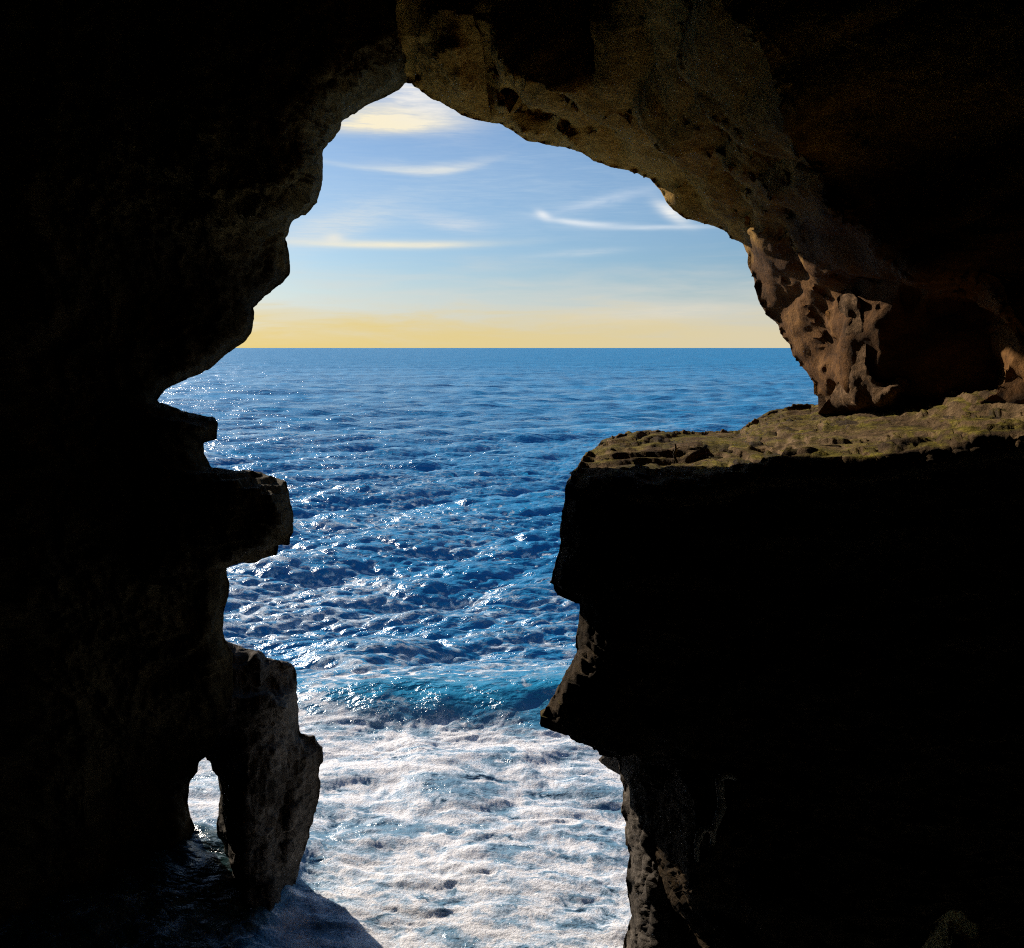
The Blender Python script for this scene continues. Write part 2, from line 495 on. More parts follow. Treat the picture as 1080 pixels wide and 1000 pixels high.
arch_lines = [
    at_line(ARCH_SIL[:20], 12.0, 11.8), at_line(ARCH_SIL[19:29], 11.8, 11.4), at_line(ARCH_SIL[28:], 11.4, 10.9),
    [(418, -500, 9.4), (418, 0, 10.3), (420, 50, 10.9), (428, 85, 12.0)],
    TERM, PLAT,
    [(871, 426, 10.9), (920, 428, 9.6), (960, 428, 9.0), (1024, 430, 7.4), (1080, 432, 7.0), (1080, 500, 7.0), (870, 500, 9.5)],
    # keystone block left of the dark hollow
    [(440, 40, 10.4), (470, 22, 9.9), (500, 30, 9.8), (508, 70, 10.4), (512, 118, 11.6)],
    [(516, 24, 9.45), (524, 78, 9.5), (560, 92, 9.4), (604, 94, 9.3), (622, 70, 9.25), (622, 10, 9.2), (600, -60, 9.1)],
    [(540, 30, 9.35), (590, 60, 9.3), (560, -60, 9.2)],
    [(636, 70, 9.3), (630, 20, 9.2), (628, -80, 9.1)], [(664, 60, 8.3), (660, 0, 7.9), (658, -80, 7.8)], [(720, 70, 7.2), (705, 0, 6.9), (700, -80, 6.8)],
    [(690, 120, 8.7), (740, 142, 8.35), (790, 170, 8.0), (818, 192, 7.8)], [(740, 105, 7.5), (790, 135, 7.3)],
    [(510, 84, 10.5), (532, 108, 10.6), (568, 116, 10.5), (596, 140, 10.8), (610, 158, 11.4)], [(524, 120, 11.35), (552, 139, 11.4), (590, 151, 11.45)],
    # a crease where the two beds of the roof meet, and a low step along it
    [(530, 104, 11.3), (600, 138, 11.1), (688, 158, 10.3), (758, 196, 9.6), (800, 228, 9.1), (840, 258, 8.9)],
    [(535, 92, 10.1), (610, 122, 9.7), (690, 143, 9.3), (765, 184, 8.5), (812, 214, 8.0)],
    [(700, 195, 11.5), (740, 205, 10.6), (775, 230, 10.4), (790, 250, 10.6)],
    [(790, 245, 9.9), (850, 275, 8.9), (900, 290, 8.3), (960, 305, 7.7), (1010, 318, 7.3)],
    # hollow left of the drip stone, the rib itself, the alcove
    [(822, 300, 10.4), (846, 330, 10.05), (862, 370, 10.0), (872, 405, 10.1)], [(838, 292, 9.7), (862, 322, 9.65), (880, 365, 9.6), (884, 405, 9.7)],
    [(880, 292, 9.1), (898, 318, 8.9), (906, 360, 8.85), (906, 405, 8.9)], [(915, 300, 8.55), (930, 350, 8.45), (934, 400, 8.6)],
    [(958, 316, 8.35), (964, 360, 8.35), (966, 410, 8.5)],
    [(985, 326, 8.3), (1024, 322, 8.1), (1043, 338, 8.1), (1052, 362, 8.1), (1048, 390, 8.1), (1038, 410, 8.0), (980, 415, 8.3)],
    [(900, -500, 5.5), (1600, -500, 5.5)], [(1600, -500, 5.5), (1600, 520, 5.8)], [(900, 0, 5.95), (900, 150, 6.6), (1000, 200, 6.7)], [(1080, 0, 6.1), (1085, 250, 6.6), (1085, 400, 6.7)],
    [(430, -500, 9.2), (700, -500, 6.5), (900, -500, 5.5)],
]
arch_poly = ARCH_SIL + [(876, 470), (1100, 520), (1600, 520), (1600, -500), (418, -500), (418, 0), (420, 60)]
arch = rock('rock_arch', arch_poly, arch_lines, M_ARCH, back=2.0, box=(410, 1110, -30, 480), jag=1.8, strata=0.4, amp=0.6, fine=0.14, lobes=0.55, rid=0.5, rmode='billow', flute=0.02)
tag(arch, 'ochre brown rock arch over the opening, with a dark alcove at its foot', 'rock arch')

KEY = [(437, 88), (440, 60), (446, 26), (466, 8), (498, 14), (508, 40), (511, 75), (517, 129), (501, 127), (487, 121), (472, 112), (457, 105), (446, 97)]
rock('hanging_block', KEY, [at_line(KEY[7:], 11.6, 11.6), [(438, 80, 11.4), (441, 60, 10.9), (447, 28, 10.3), (466, 9, 9.8), (498, 15, 9.7), (507, 40, 10.0), (511, 75, 10.7), (516, 122, 11.4)],
                       [(460, 60, 10.3), (480, 50, 9.9), (490, 90, 10.5)]], M_ARCH, back=0.9, box=(430, 525, 0, 135), step=1.6, jag=1.6, parent=arch, amp=0.5)
RIB = [(882, 314), (894, 304), (906, 316), (911, 340), (915, 365), (913, 384), (921, 400), (935, 407), (948, 397), (960, 404), (952, 416), (968, 436), (862, 436), (874, 421), (884, 404), (888, 385), (886, 360), (888, 335)]
rock('dripstone_rib', RIB, [at_line(RIB[13:] + RIB[:2], 9.5, 9.2), at_line(RIB[2:9], 8.75, 8.4), at_line(RIB[9:13], 8.3, 9.4),
                            [(896, 316, 8.95), (899, 350, 8.85), (900, 390, 8.8), (905, 425, 8.7)], [(930, 418, 8.35), (948, 408, 8.25)]],
     M_RIB, back=0.7, box=(855, 975, 298, 442), step=1.4, jag=2.2, parent=arch, amp=0.45, flute=0.10)

# the big block on the right
L_TOP = [(870, 426), (835, 430), (813, 435), (796, 445), (779, 454), (761, 456), (742, 456), (713, 456), (687, 455), (668, 457), (650, 459), (635, 465), (627, 474)]
L_SIDE = [(627, 474), (614, 487), (603, 498), (598, 508), (594, 524), (591.5, 550), (592, 573), (588, 589), (584, 602), (580, 613), (587, 623), (594, 630),
          (611, 637), (611, 652), (607, 671), (608, 686), (602, 698), (595, 713), (585, 732), (578, 743), (570, 750), (569, 760), (576, 765), (598, 774),
          (617, 783), (639, 794), (653, 800)]
L_FOOT = [(653, 800), (654, 815), (658, 830), (656, 852), (661, 867), (660, 882), (665, 900), (662, 922), (663, 945), (667, 967), (660, 989), (655, 1010), (650, 1120)]
FRONT = [(609, 506, 7.75), (642, 503, 7.45), (687, 508, 7.15), (727, 509, 7.0), (761, 501, 7.0), (798, 492, 6.95), (835, 486, 6.9), (890, 490, 6.7), (920, 487, 6.6),
         (946, 477, 6.6), (984, 474, 6.5), (1032, 464, 6.4), (1080, 459, 6.3), (1200, 450, 6.1), (1600, 450, 6.0)]
FACE = [(p[0], p[1] + 14, p[2] - 0.06) for p in FRONT]
ledge_lines = [
    at_line(L_TOP[:6], 10.8, 9.9), at_line(L_TOP[5:], 9.9, 8.5), at_line(L_SIDE[:4], 8.5, 7.7), at_line(L_SIDE[3:], 7.62, 7.55), at_line(L_FOOT, 9.6, 9.8),
    [(870, 426, 10.8), (920, 424, 9.8), (960, 420, 9.2), (1024, 418, 7.7), (1080, 416, 7.2), (1600, 410, 6.8)],
    FRONT, FACE,
    [(646, 474, 8.2), (700, 475, 8.1), (764, 474, 8.0), (830, 470, 7.8), (890, 466, 7.5)], [(646, 488, 8.05), (700, 489, 7.95), (764, 487, 7.85), (830, 480, 7.65), (890, 474, 7.4)],
    [(700, 465, 8.9), (780, 464, 8.8), (840, 455, 8.7), (900, 450, 8.3), (960, 448, 7.9)],
    [(960, 440, 8.2), (1020, 440, 7.4), (1080, 442, 6.9)],
    [(614, 522, 7.36), (606, 545, 7.4), (604, 575, 7.42), (596, 608, 7.42), (623, 638, 7.42), (622, 660, 7.42), (614, 700, 7.4), (590, 743, 7.4), (590, 758, 7.4), (640, 782, 7.4), (668, 792, 7.35)],
    [(640, 540, 7.15), (640, 640, 7.2), (650, 700, 7.2), (640, 750, 7.2)],
    [(660, 560, 7.05), (680, 700, 7.05), (700, 780, 7.1)],
    [(735, 640, 6.95), (760, 700, 6.95)], [(745, 560, 6.9), (770, 640, 6.9)],
    [(700, 812, 8.3), (712, 850, 8.2), (706, 900, 8.3)], [(680, 850, 8.9), (685, 900, 9.0)],
    [(720, 815, 7.35), (738, 850, 7.35), (728, 900, 7.4), (735, 940, 7.45)],
    [(746, 890, 7.35), (737, 872, 7.35), (758, 866, 7.3), (764, 845, 7.28), (758, 818, 7.25)],
    [(752, 895, 7.18), (745, 877, 7.15), (766, 870, 7.12), (772, 845, 7.1), (766, 818, 7.1)],
    [(800, 700, 6.75), (900, 800, 6.7), (1080, 800, 6.5), (1600, 800, 6.2)], [(800, 950, 6.9), (1000, 1000, 6.7), (1600, 1400, 6.2)],
    [(690, 1000, 9.3), (720, 1120, 9.0)], [(760, 1010, 7.6), (800, 1120, 7.6)],
]
ledge_poly = L_TOP + L_SIDE[1:] + L_FOOT[1:] + [(650, 1400), (1600, 1400), (1600, 405), (1080, 412), (1030, 415), (960, 418), (915, 422)]
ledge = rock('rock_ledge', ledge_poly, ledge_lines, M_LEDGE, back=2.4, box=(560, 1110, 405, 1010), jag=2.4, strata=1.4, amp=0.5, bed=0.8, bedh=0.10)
foot_poly = [(640, 786), (653, 800), (654, 815), (658, 830), (656, 852), (661, 867), (660, 882), (665, 900), (662, 922), (663, 945), (667, 967), (660, 989), (655, 1010), (650, 1120),
             (730, 1120), (726, 1000), (718, 950), (712, 905), (704, 870), (690, 835), (672, 805)]
rock('rock_foot', foot_poly, [at_line(foot_poly[:13], 9.3, 9.5), at_line(foot_poly[14:], 8.4, 8.6), [(668, 830, 8.9), (680, 880, 8.8), (690, 930, 8.55), (700, 1000, 8.4)],
                             [(678, 940, 8.95), (684, 985, 8.95)]], M_STACK, back=1.5, box=(636, 740, 780, 1010), step=1.5, jag=2.6, parent=ledge, amp=0.75, flute=0.08)
top_poly = L_TOP + [(614, 487), (603, 500), (604, 516), (614, 530)] + [(p[0], p[1] + 24) for p in FRONT[1:]] + [(1600, 402), (1080, 410), (1030, 413), (960, 416), (915, 420)]
top_lines = [at_line(L_TOP[:6], 10.7, 9.8), at_line(L_TOP[5:], 9.8, 8.4), [(627, 474, 8.4), (606, 498, 7.7)],
             [(870, 424, 10.7), (920, 422, 9.7), (960, 418, 9.1), (1024, 416, 7.6), (1080, 414, 7.1), (1600, 408, 6.7)],
             [(p[0], p[1] - 5, p[2] + 0.02) for p in FRONT], [(p[0], p[1] + 3, p[2] - 0.16) for p in FRONT], [(p[0], p[1] + 13, p[2] - 0.22) for p in FRONT[1:]], [(p[0], p[1] + 26, p[2] - 0.17) for p in FRONT[1:]],
             [(646, 473, 8.15), (700, 474, 8.05), (764, 473, 7.95), (830, 469, 7.7), (890, 465, 7.4)], [(646, 486, 7.97), (700, 487, 7.87), (764, 485, 7.77), (830, 478, 7.55), (890, 473, 7.3)],
             [(700, 465, 8.8), (780, 464, 8.7), (840, 455, 8.6), (900, 450, 8.2), (960, 448, 7.8)], [(960, 440, 8.1), (1020, 440, 7.3), (1080, 442, 6.8)]]
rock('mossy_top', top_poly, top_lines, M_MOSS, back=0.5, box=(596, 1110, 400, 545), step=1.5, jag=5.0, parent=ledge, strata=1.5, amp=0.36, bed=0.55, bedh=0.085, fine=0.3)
BOULD = [(958, 1040), (966, 1002), (980, 988), (990, 970), (1004, 957), (1018, 962), (1028, 978), (1036, 1002), (1050, 1040), (1100, 1300), (1120, 1700), (930, 1700), (940, 1300)]
bould = rock('boulder', BOULD, [at_line(BOULD[:4], 3.4, 3.2), at_line(BOULD[4:10], 2.9, 2.35), at_line(BOULD[10:] + BOULD[:1], 2.3, 3.4),
                                [(1000, 972, 2.75), (1008, 990, 2.6), (1012, 1040, 2.55), (1020, 1700, 2.5)], [(985, 1000, 2.95), (980, 1040, 2.95)]],
             M_SPUR, back=0.5, box=(950, 1060, 950, 1020), step=1.4, jag=3.2, amp=0.3, bed=0.4, bedh=0.06)
tag(bould, 'small ochre rock spur in the bottom right corner below the black face', 'rock')


def strand(name, pts, rads, label):
    """a thin bent root: smooth tube through the points, thinner to the tip"""
    p = np.concatenate([at(q[0], q[1], q[2])[None] for q in pts])
    t = np.linspace(0, len(p) - 1, len(p) * 6)
    c = np.stack([np.interp(t, np.arange(len(p)), p[:, k]) for k in range(3)], 1)
    c += 0.012 * np.stack([pnoise(c * 9 + 5 * k) for k in range(3)], 1)
    r_ = np.interp(t, np.linspace(0, len(p) - 1, len(rads)), rads) * (1 + 0.35 * pnoise(c * 23))
    d = np.gradient(c, axis=0); d /= np.linalg.norm(d, axis=1, keepdims=True)
    a = np.cross(d, [0.3, 1, 0.2]); a /= np.linalg.norm(a, axis=1, keepdims=True)
    b = np.cross(d, a)
    k = np.arange(8) * math.pi / 4
    v = (c[:, None] + r_[:, None, None] * (a[:, None] * np.cos(k)[None, :, None] + b[:, None] * np.sin(k)[None, :, None])).reshape(-1, 3)
    ix_ = np.arange(len(v)).reshape(-1, 8); jx = np.roll(ix_, -1, 1)
    f = np.stack([ix_[:-1], jx[:-1], jx[1:], ix_[1:]], -1).reshape(-1, 4)
    return v, f


def strand_mesh(name, strands, label, cat, material=None, parent=None):
    vs, fs_, n_ = [], [], 0
    for pts, rads in strands:
        v, f = strand(name, pts, rads, label)
        vs.append(v); fs_.append(f + n_); n_ += len(v)
    tag(link_mesh(name, np.concatenate(vs), np.concatenate(fs_), material or M_TWIG_RIM, parent), label, cat)


ridge_ = strand_mesh('rock_ridge', [([(775, 820, 6.75), (764, 817, 6.7), (758, 822, 6.7), (760, 840, 6.72), (762, 852, 6.72), (757, 864, 6.74), (752, 876, 6.76), (752, 890, 6.8)], [0.02, 0.034, 0.03, 0.02]),
                       ([(752, 876, 6.76), (745, 872, 6.76), (738, 880, 6.78), (735, 892, 6.8), (736, 908, 6.84)], [0.025, 0.03, 0.015])],
      None, None, M_TWIG_RIM, ledge)  # rock edge drawn pale all over, its lit rim put into the colour
strand_mesh('dry_twig', [([(712, 468, 7.6), (713, 474, 7.6), (711, 480, 7.6), (714, 488, 7.55)], [0.006, 0.010, 0.010]), ([(713, 474, 7.6), (717, 471, 7.6)], [0.006, 0.003])],
      'tiny dry twig sticking up on the mossy top of the rock ledge', 'twig')
tag(ledge, 'massive flat topped rock ledge on the right with mossy top and black face', 'rock ledge')

# ------------------------------------------------------------------ the chamber behind the eye
def chamber():
    nu, nv = 120, 60
    th = np.linspace(0, 2 * math.pi, nu, endpoint=False)
    t = np.linspace(0, 1, nv)
    T, A = np.meshgrid(t, th, indexing='ij')
    r = np.where(T < 0.6, 1.0, np.sqrt(np.maximum(0, 1 - ((T - 0.6) / 0.4) ** 2)))
    y = 10.6 - 22 * T
    x = r * 9.5 * np.sign(np.cos(A)) * np.abs(np.cos(A)) ** 0.8
    z = 6.5 + r * 8.5 * np.sign(np.sin(A)) * np.abs(np.sin(A)) ** 0.8
    P = np.stack([x, y, z], -1).reshape(-1, 3)
    c = np.array([0, 0, 6.5])
    dirn = P - c; dirn[:, 1] = 0
    dirn /= np.maximum(np.linalg.norm(dirn, axis=1, keepdims=True), 1e-3)
    P += dirn * (0.5 * fbm(P * 0.35, 4, mode='ridge'))[:, None] * np.minimum(1, r.ravel() * 3)[:, None]
    idx = np.arange(nu * nv).reshape(nv, nu)
    j = np.roll(idx, -1, 1)
    f = np.stack([idx[:-1], j[:-1], j[1:], idx[1:]], -1).reshape(-1, 4)
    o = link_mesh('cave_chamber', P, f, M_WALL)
    tag(o, 'dark rough walls of the cave chamber round the viewer', 'cave', kind='structure')


chamber()

# ------------------------------------------------------------------ the sea
def spectrum(L, N, lmin, lmax, rms, heading, spread, seed, peak):
    """one band of a wind sea as a periodic tile: height, sideways shift, pinch"""
    r = np.random.default_rng(seed)
    k1 = np.fft.fftfreq(N, 1 / N) * 2 * math.pi / L
    kx, ky = np.meshgrid(k1, k1, indexing='xy')
    k = np.hypot(kx, ky); k[0, 0] = 1
    kp = 2 * math.pi / peak
    ang = np.arctan2(ky, kx) - heading
    S = np.exp(-1.1 * (kp / k) ** 2) / k ** 3.6 * np.abs(np.cos(ang)) ** (2 * spread) * np.where(np.cos(ang) > 0, 1, 0.12)
    S *= (k >= 2 * math.pi / lmax) & (k < 2 * math.pi / lmin)
    S[0, 0] = 0
    a = np.sqrt(S) * (r.normal(size=(N, N)) + 1j * r.normal(size=(N, N)))
    h = np.fft.ifft2(a).real
    s = rms / h.std()
    hx = np.fft.ifft2(-1j * a * kx / k).real * s
    hy = np.fft.ifft2(-1j * a * ky / k).real * s
    jxx = np.fft.ifft2(a * kx * kx / k).real * s
    jyy = np.fft.ifft2(a * ky * ky / k).real * s
    return h * s, hx, hy, -(jxx + jyy)


def tile(arrs, L, X, Y):
    N = arrs[0].shape[0]
    x = (X / L * N) % N; y = (Y / L * N) % N
    i = np.floor(x).astype(int) % N; j = np.floor(y).astype(int) % N
    fx = x - np.floor(x); fy = y - np.floor(y)
    i1 = (i + 1) % N; j1 = (j + 1) % N
    return [a[j, i] * (1 - fx) * (1 - fy) + a[j, i1] * fx * (1 - fy) + a[j1, i] * (1 - fx) * fy + a[j1, i1] * fx * fy for a in arrs]


HEAD = math.radians(-90 + 14)
BANDS = [
    (317.0, spectrum(317.0, 512, 11, 120, 0.17, HEAD, 2.0, 1, 34.0), 900, 6000, 0.9),
    (53.0, spectrum(53.0, 512, 2.6, 11, 0.13, HEAD + 0.2, 1.2, 2, 8.0), 160, 700, 1.25),
    (11.3, spectrum(11.3, 512, 0.30, 2.6, 0.060, HEAD - 0.25, 0.9, 3, 2.2), 40, 130, 1.15),
]
vrow = np.concatenate([np.arange(1180, 800, -1.6), np.arange(800, 374, -0.8), np.arange(374, 367.4, -0.3)])
ry = (H / ((vrow - 500) / F * CP + SP) * (CP - (vrow - 500) / F * SP))
ry = np.concatenate([[-14.0, -4.0, 4.0], ry[ry > 5], [60000.0, 150000.0]])
ucol = axis_coords(-2600, 3600, 60, 890, 1.25)
cx = (ucol - 540) / F
Xg, Yg = np.meshgrid(cx, ry)
Xg = Xg * np.maximum(Yg, 11.0)
XX, YY = Xg.ravel(), Yg.ravel()
hh = np.zeros_like(XX); ox = np.zeros_like(XX); oy = np.zeros_like(XX); pin = np.zeros_like(XX)
for L, arr, f0, f1, chop in BANDS:
    h, hx, hy, j = tile(arr, L, XX, YY)
    w = 1 - sstep(f0, f1, YY)
    hh += w * h; ox += w * hx * chop; oy += w * hy * chop; pin += w * j * chop
inside_cave = sstep(13.5, 11.0, YY)
p2 = np.stack([XX, YY, np.zeros_like(XX)], 1)
# one swell rearing just outside the mouth, and the surf it leaves in front of it
XC = np.clip(XX, -9, 10)
bend = 20.4 + 0.03 * (XC - 0.3) ** 2 + 0.9 * pnoise(p2 * 0.22 + 5) + 0.3 * pnoise(p2 * 0.8)
sx = YY - bend
swell = np.where(sx < 0, np.exp(-(sx / 0.85) ** 2), np.exp(-(sx / 2.6) ** 2)) * (0.58 + 0.3 * pnoise(p2 * 0.35 + 30)) * sstep(-7, -3, XX) * sstep(9, 4, XX)
calm = 1 - 0.75 * np.exp(-((YY - 20) / 2.2) ** 2)
surf = sstep(-0.5, -1.5, sx + 0.55 * pnoise(p2 * 0.9 + 11)) * sstep(9.5, 11.2, YY)
lee = sstep(-3.0, -3.9, XX + 0.4 * pnoise(p2 * 0.7)) * sstep(15.2, 13.8, YY)      # quiet water behind the stack, also where shade is painted in
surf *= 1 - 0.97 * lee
cw = np.stack([pnoise(p2 * 0.5 + 1), pnoise(p2 * 0.5 + 40), 0 * XX], 1)
flow = np.stack([pnoise(p2 * 0.45 + 71), pnoise(p2 * 0.45 + 120), 0 * XX], 1)
puff = fbm(p2 * np.array([1.1, 1.5, 1]) + cw * 0.9 + flow * 0.5, 6, gain=0.56, mode='billow')
lump = fbm(p2 * np.array([0.38, 0.6, 1]) + cw * 0.8, 2) * 0.22 + 0.035 * puff
lump = lump + 0.055 * fbm(p2 * np.array([0.8, 3.0, 1]) + flow * 3.2 + cw, 3) + 0.024 * fbm(p2 * np.array([2.6, 6.5, 1]) + flow * 6, 4, gain=0.6)
z = hh * calm * (1 - 0.85 * surf) + swell + surf * lump
z *= 1 - 0.45 * inside_cave
# how much foam lies on the water
crest = sstep(0.25, 0.75, pin + 0.12 * fbm(p2 * 0.6, 3)) * (1 - 0.8 * sstep(28, 70, YY)) * (1 - sstep(45, 160, YY))
patch = fbm(p2 * np.array([0.10, 0.16, 1]) + 9, 4)
near = 0.55 * sstep(260, 60, YY) + 0.45 * sstep(55, 22, YY)
lace = near * sstep(-0.42, 0.42, patch + 0.25 * sstep(1, -5, XX))
holes = fbm(p2 * np.array([0.6, 0.9, 1]) + cw * 1.2 + 60, 3)
foam = np.maximum(0.80 * crest, 0.31 * lace) * (1 - 0.55 * lee)
foam = foam * (1 - np.exp(-((sx + 0.55) / 0.7) ** 2) * (0.7 + 0.5 * patch) * sstep(-5.5, -3.0, XX))
foam = np.maximum(foam, surf * (0.62 + 0.55 * holes + 0.35 * lump + 0.2 * puff))
foam = np.clip(foam, 0, 1)
flat_far = np.where(YY > 5000, 0, 1) * sstep(3.0, 6.0, YY + 0)
V3 = np.stack([XX + ox * flat_far * calm * (1 - 0.7 * surf), YY + oy * flat_far * calm * (1 - 0.7 * surf), z * flat_far], 1)
nr, nc = Xg.shape
ix = np.arange(nr * nc).reshape(nr, nc)
sf = np.stack([ix[:-1, :-1], ix[:-1, 1:], ix[1:, 1:], ix[1:, :-1]], -1).reshape(-1, 4)


def sea_material():
    m, nt, b = mat('sea_water')
    L = nt.links.new
    tc = nt.nodes.new('ShaderNodeTexCoord')
    obj = tc.outputs['Object']
    at_ = nd(nt, 'ShaderNodeAttribute', attribute_name='foam')
    # lace of foam threads
    wn = setin(nt.nodes.new('ShaderNodeTexNoise'), Scale=1.3, Detail=5.0, Roughness=0.6)
    L(obj, wn.inputs['Vector'])
    mixv = nd(nt, 'ShaderNodeMix', data_type='VECTOR')
    mixv.inputs['Factor'].default_value = 0.5
    L(obj, mixv.inputs['A']); L(wn.outputs['Color'], mixv.inputs['B'])
    mp = nt.nodes.new('ShaderNodeMapping')
    mp.inputs['Scale'].default_value = (0.62, 1.25, 0.6)
    L(mixv.outputs['Result'], mp.inputs['Vector'])
    vo = setin(nd(nt, 'ShaderNodeTexVoronoi', feature='DISTANCE_TO_EDGE'), Scale=3.2)
    L(mp.outputs[0], vo.inputs['Vector'])
    vo2 = setin(nd(nt, 'ShaderNodeTexVoronoi', feature='DISTANCE_TO_EDGE'), Scale=11.0)
    L(mp.outputs[0], vo2.inputs['Vector'])
    fn = setin(nt.nodes.new('ShaderNodeTexNoise'), Scale=4.0, Detail=10.0, Roughness=0.74, Distortion=1.6)
    L(mp.outputs[0], fn.inputs['Vector'])

    def mth(op, a, b_=None, c=None, clamp=False):
        n = nd(nt, 'ShaderNodeMath', operation=op, use_clamp=clamp)
        for i, x in enumerate((a, b_, c)):
            if x is None: continue
            if isinstance(x, (int, float)): n.inputs[i].default_value = x
            else: L(x, n.inputs[i])
        return n.outputs[0]
    t1 = mth('MULTIPLY', vo.outputs['Distance'], 1.6)
    t2 = mth('MULTIPLY', vo2.outputs['Distance'], 1.5)
    pat = mth('ADD', mth('MULTIPLY', t1, 0.6), mth('MULTIPLY', t2, 0.45))
    stm = nt.nodes.new('ShaderNodeMapping'); stm.inputs['Scale'].default_value = (1.6, 6.5, 2.0); stm.inputs['Rotation'].default_value = (0, 0, 0.3)
    stw = nd(nt, 'ShaderNodeMix', data_type='VECTOR'); stw.inputs['Factor'].default_value = 0.6
    L(obj, stw.inputs['A']); L(wn.outputs['Color'], stw.inputs['B']); L(stw.outputs['Result'], stm.inputs['Vector'])
    stn = setin(nt.nodes.new('ShaderNodeTexNoise'), Scale=1.6, Detail=9.0, Roughness=0.72, Distortion=1.0)
    L(stm.outputs[0], stn.inputs['Vector'])
    pat = mth('ADD', mth('MULTIPLY', pat, 0.8), mth('MULTIPLY_ADD', fn.outputs['Fac'], 0.8, -0.40))
    pat = mth('ADD', pat, mth('MULTIPLY_ADD', stn.outputs['Fac'], 1.1, -0.48))       # low = foam first
    thr = mth('SUBTRACT', at_.outputs['Fac'], pat)
    mr = nd(nt, 'ShaderNodeMapRange', interpolation_type='SMOOTHSTEP')
    mr.inputs['From Min'].default_value = -0.06
    mr.inputs['From Max'].default_value = 0.20
    L(thr, mr.inputs['Value'])
    pres = nd(nt, 'ShaderNodeMapRange')
    pres.inputs['From Min'].default_value = 0.02
    pres.inputs['From Max'].default_value = 0.15
    L(at_.outputs['Fac'], pres.inputs['Value'])
    fm = mth('MULTIPLY', mr.outputs[0], pres.outputs[0], clamp=True)
    # ripples
    heights = []
    prev = None
    for sc, dist, det, anis in ((0.045, 4.0, 2.0, 2.2), (0.22, 0.9, 3.0, 1.9), (0.9, 0.34, 4.0, 1.8), (3.6, 0.10, 5.0, 1.5), (13.0, 0.010, 4.0, 1.0)):
        mm = nt.nodes.new('ShaderNodeMapping')
        mm.inputs['Scale'].default_value = (sc / anis, sc, sc)
        mm.inputs['Rotation'].default_value = (0, 0, 0.25)
        L(obj, mm.inputs['Vector'])
        n = setin(nt.nodes.new('ShaderNodeTexNoise'), Scale=1.0, Detail=det, Roughness=0.58, Distortion=0.35)
        L(mm.outputs[0], n.inputs['Vector'])
        bp = setin(nt.nodes.new('ShaderNodeBump'), Strength=1.0, Distance=dist)
        L(n.outputs['Fac'], bp.inputs['Height'])
        if prev: L(prev, bp.inputs['Normal'])
        prev = bp.outputs[0]
    sh = nd(nt, 'ShaderNodeAttribute', attribute_name='cave_shade')
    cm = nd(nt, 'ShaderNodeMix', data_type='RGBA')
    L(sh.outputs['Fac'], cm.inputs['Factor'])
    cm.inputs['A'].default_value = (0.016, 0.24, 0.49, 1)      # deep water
    cm.inputs['B'].default_value = (0.014, 0.036, 0.038, 1)    # near-black: shade of the cave put into the water colour
    bb = nd(nt, 'ShaderNodeAttribute', attribute_name='bubbly')
    cb = nd(nt, 'ShaderNodeMix', data_type='RGBA')
    L(bb.outputs['Fac'], cb.inputs['Factor']); L(cm.outputs['Result'], cb.inputs['A'])
    cb.inputs['B'].default_value = (0.016, 0.26, 0.46, 1)       # water full of fine bubbles
    fr_ = nd(nt, 'ShaderNodeAttribute', attribute_name='froth')
    cf = nd(nt, 'ShaderNodeMix', data_type='RGBA')
    L(fr_.outputs['Fac'], cf.inputs['Factor']); L(cb.outputs['Result'], cf.inputs['A'])
    cf.inputs['B'].default_value = (0.14, 0.27, 0.38, 1)       # milky water under the surf
    L(cf.outputs['Result'], b.inputs['Base Color'])
    b.inputs['Roughness'].default_value = 0.19
    os_ = nd(nt, 'ShaderNodeAttribute', attribute_name='open_sea')
    sp_ = nd(nt, 'ShaderNodeMapRange'); sp_.inputs['To Min'].default_value = 0.52; sp_.inputs['To Max'].default_value = 0.13
    L(os_.outputs['Fac'], sp_.inputs['Value']); L(sp_.outputs[0], b.inputs['Specular IOR Level'])
    ro_ = nd(nt, 'ShaderNodeMapRange'); ro_.inputs['To Min'].default_value = 0.19; ro_.inputs['To Max'].default_value = 0.36
    L(os_.outputs['Fac'], ro_.inputs['Value']); L(ro_.outputs[0], b.inputs['Roughness'])
    b.inputs['Subsurface Weight'].default_value = 0.0
    b.inputs['Subsurface Radius'].default_value = (0.2, 0.8, 1.0)
    b.inputs['Subsurface Scale'].default_value = 0.5
    b.subsurface_method = 'BURLEY'
    b.inputs['IOR'].default_value = 1.333
    L(prev, b.inputs['Normal'])
    # foam: matt white froth
    fo = nt.nodes.new('ShaderNodeBsdfPrincipled')
    # thin froth is milky blue-green, thick froth white
    fcol = ramp(nt, [(0.18, (0.24, 0.40, 0.54)), (0.38, (0.62, 0.72, 0.83)), (0.58, (0.97, 0.96, 0.97))])
    ff = nd(nt, 'ShaderNodeTexNoise'); setin(ff, Scale=3.4, Detail=10.0, Roughness=0.74, Distortion=2.2)
    L(mp.outputs[0], ff.inputs['Vector'])
    L(mth('ADD', mth('MULTIPLY_ADD', ff.outputs['Fac'], 0.36, -0.16), mth('MULTIPLY', thr, 1.3)), fcol.inputs['Fac'])
    L(fcol.outputs[0], fo.inputs['Base Color'])
    fo.inputs['Roughness'].default_value = 0.7
    fo.inputs['Subsurface Weight'].default_value = 0.35
    fo.inputs['Subsurface Radius'].default_value = (0.7, 0.85, 1.0)
    fo.inputs['Subsurface Scale'].default_value = 0.10
    fo.subsurface_method = 'BURLEY'
    fo.inputs['Specular IOR Level'].default_value = 0.3
    fb = setin(nt.nodes.new('ShaderNodeBump'), Strength=0.7, Distance=0.06)
    L(mth('SUBTRACT', fn.outputs['Fac'], mth('MULTIPLY', pat, 0.35)), fb.inputs['Height'])
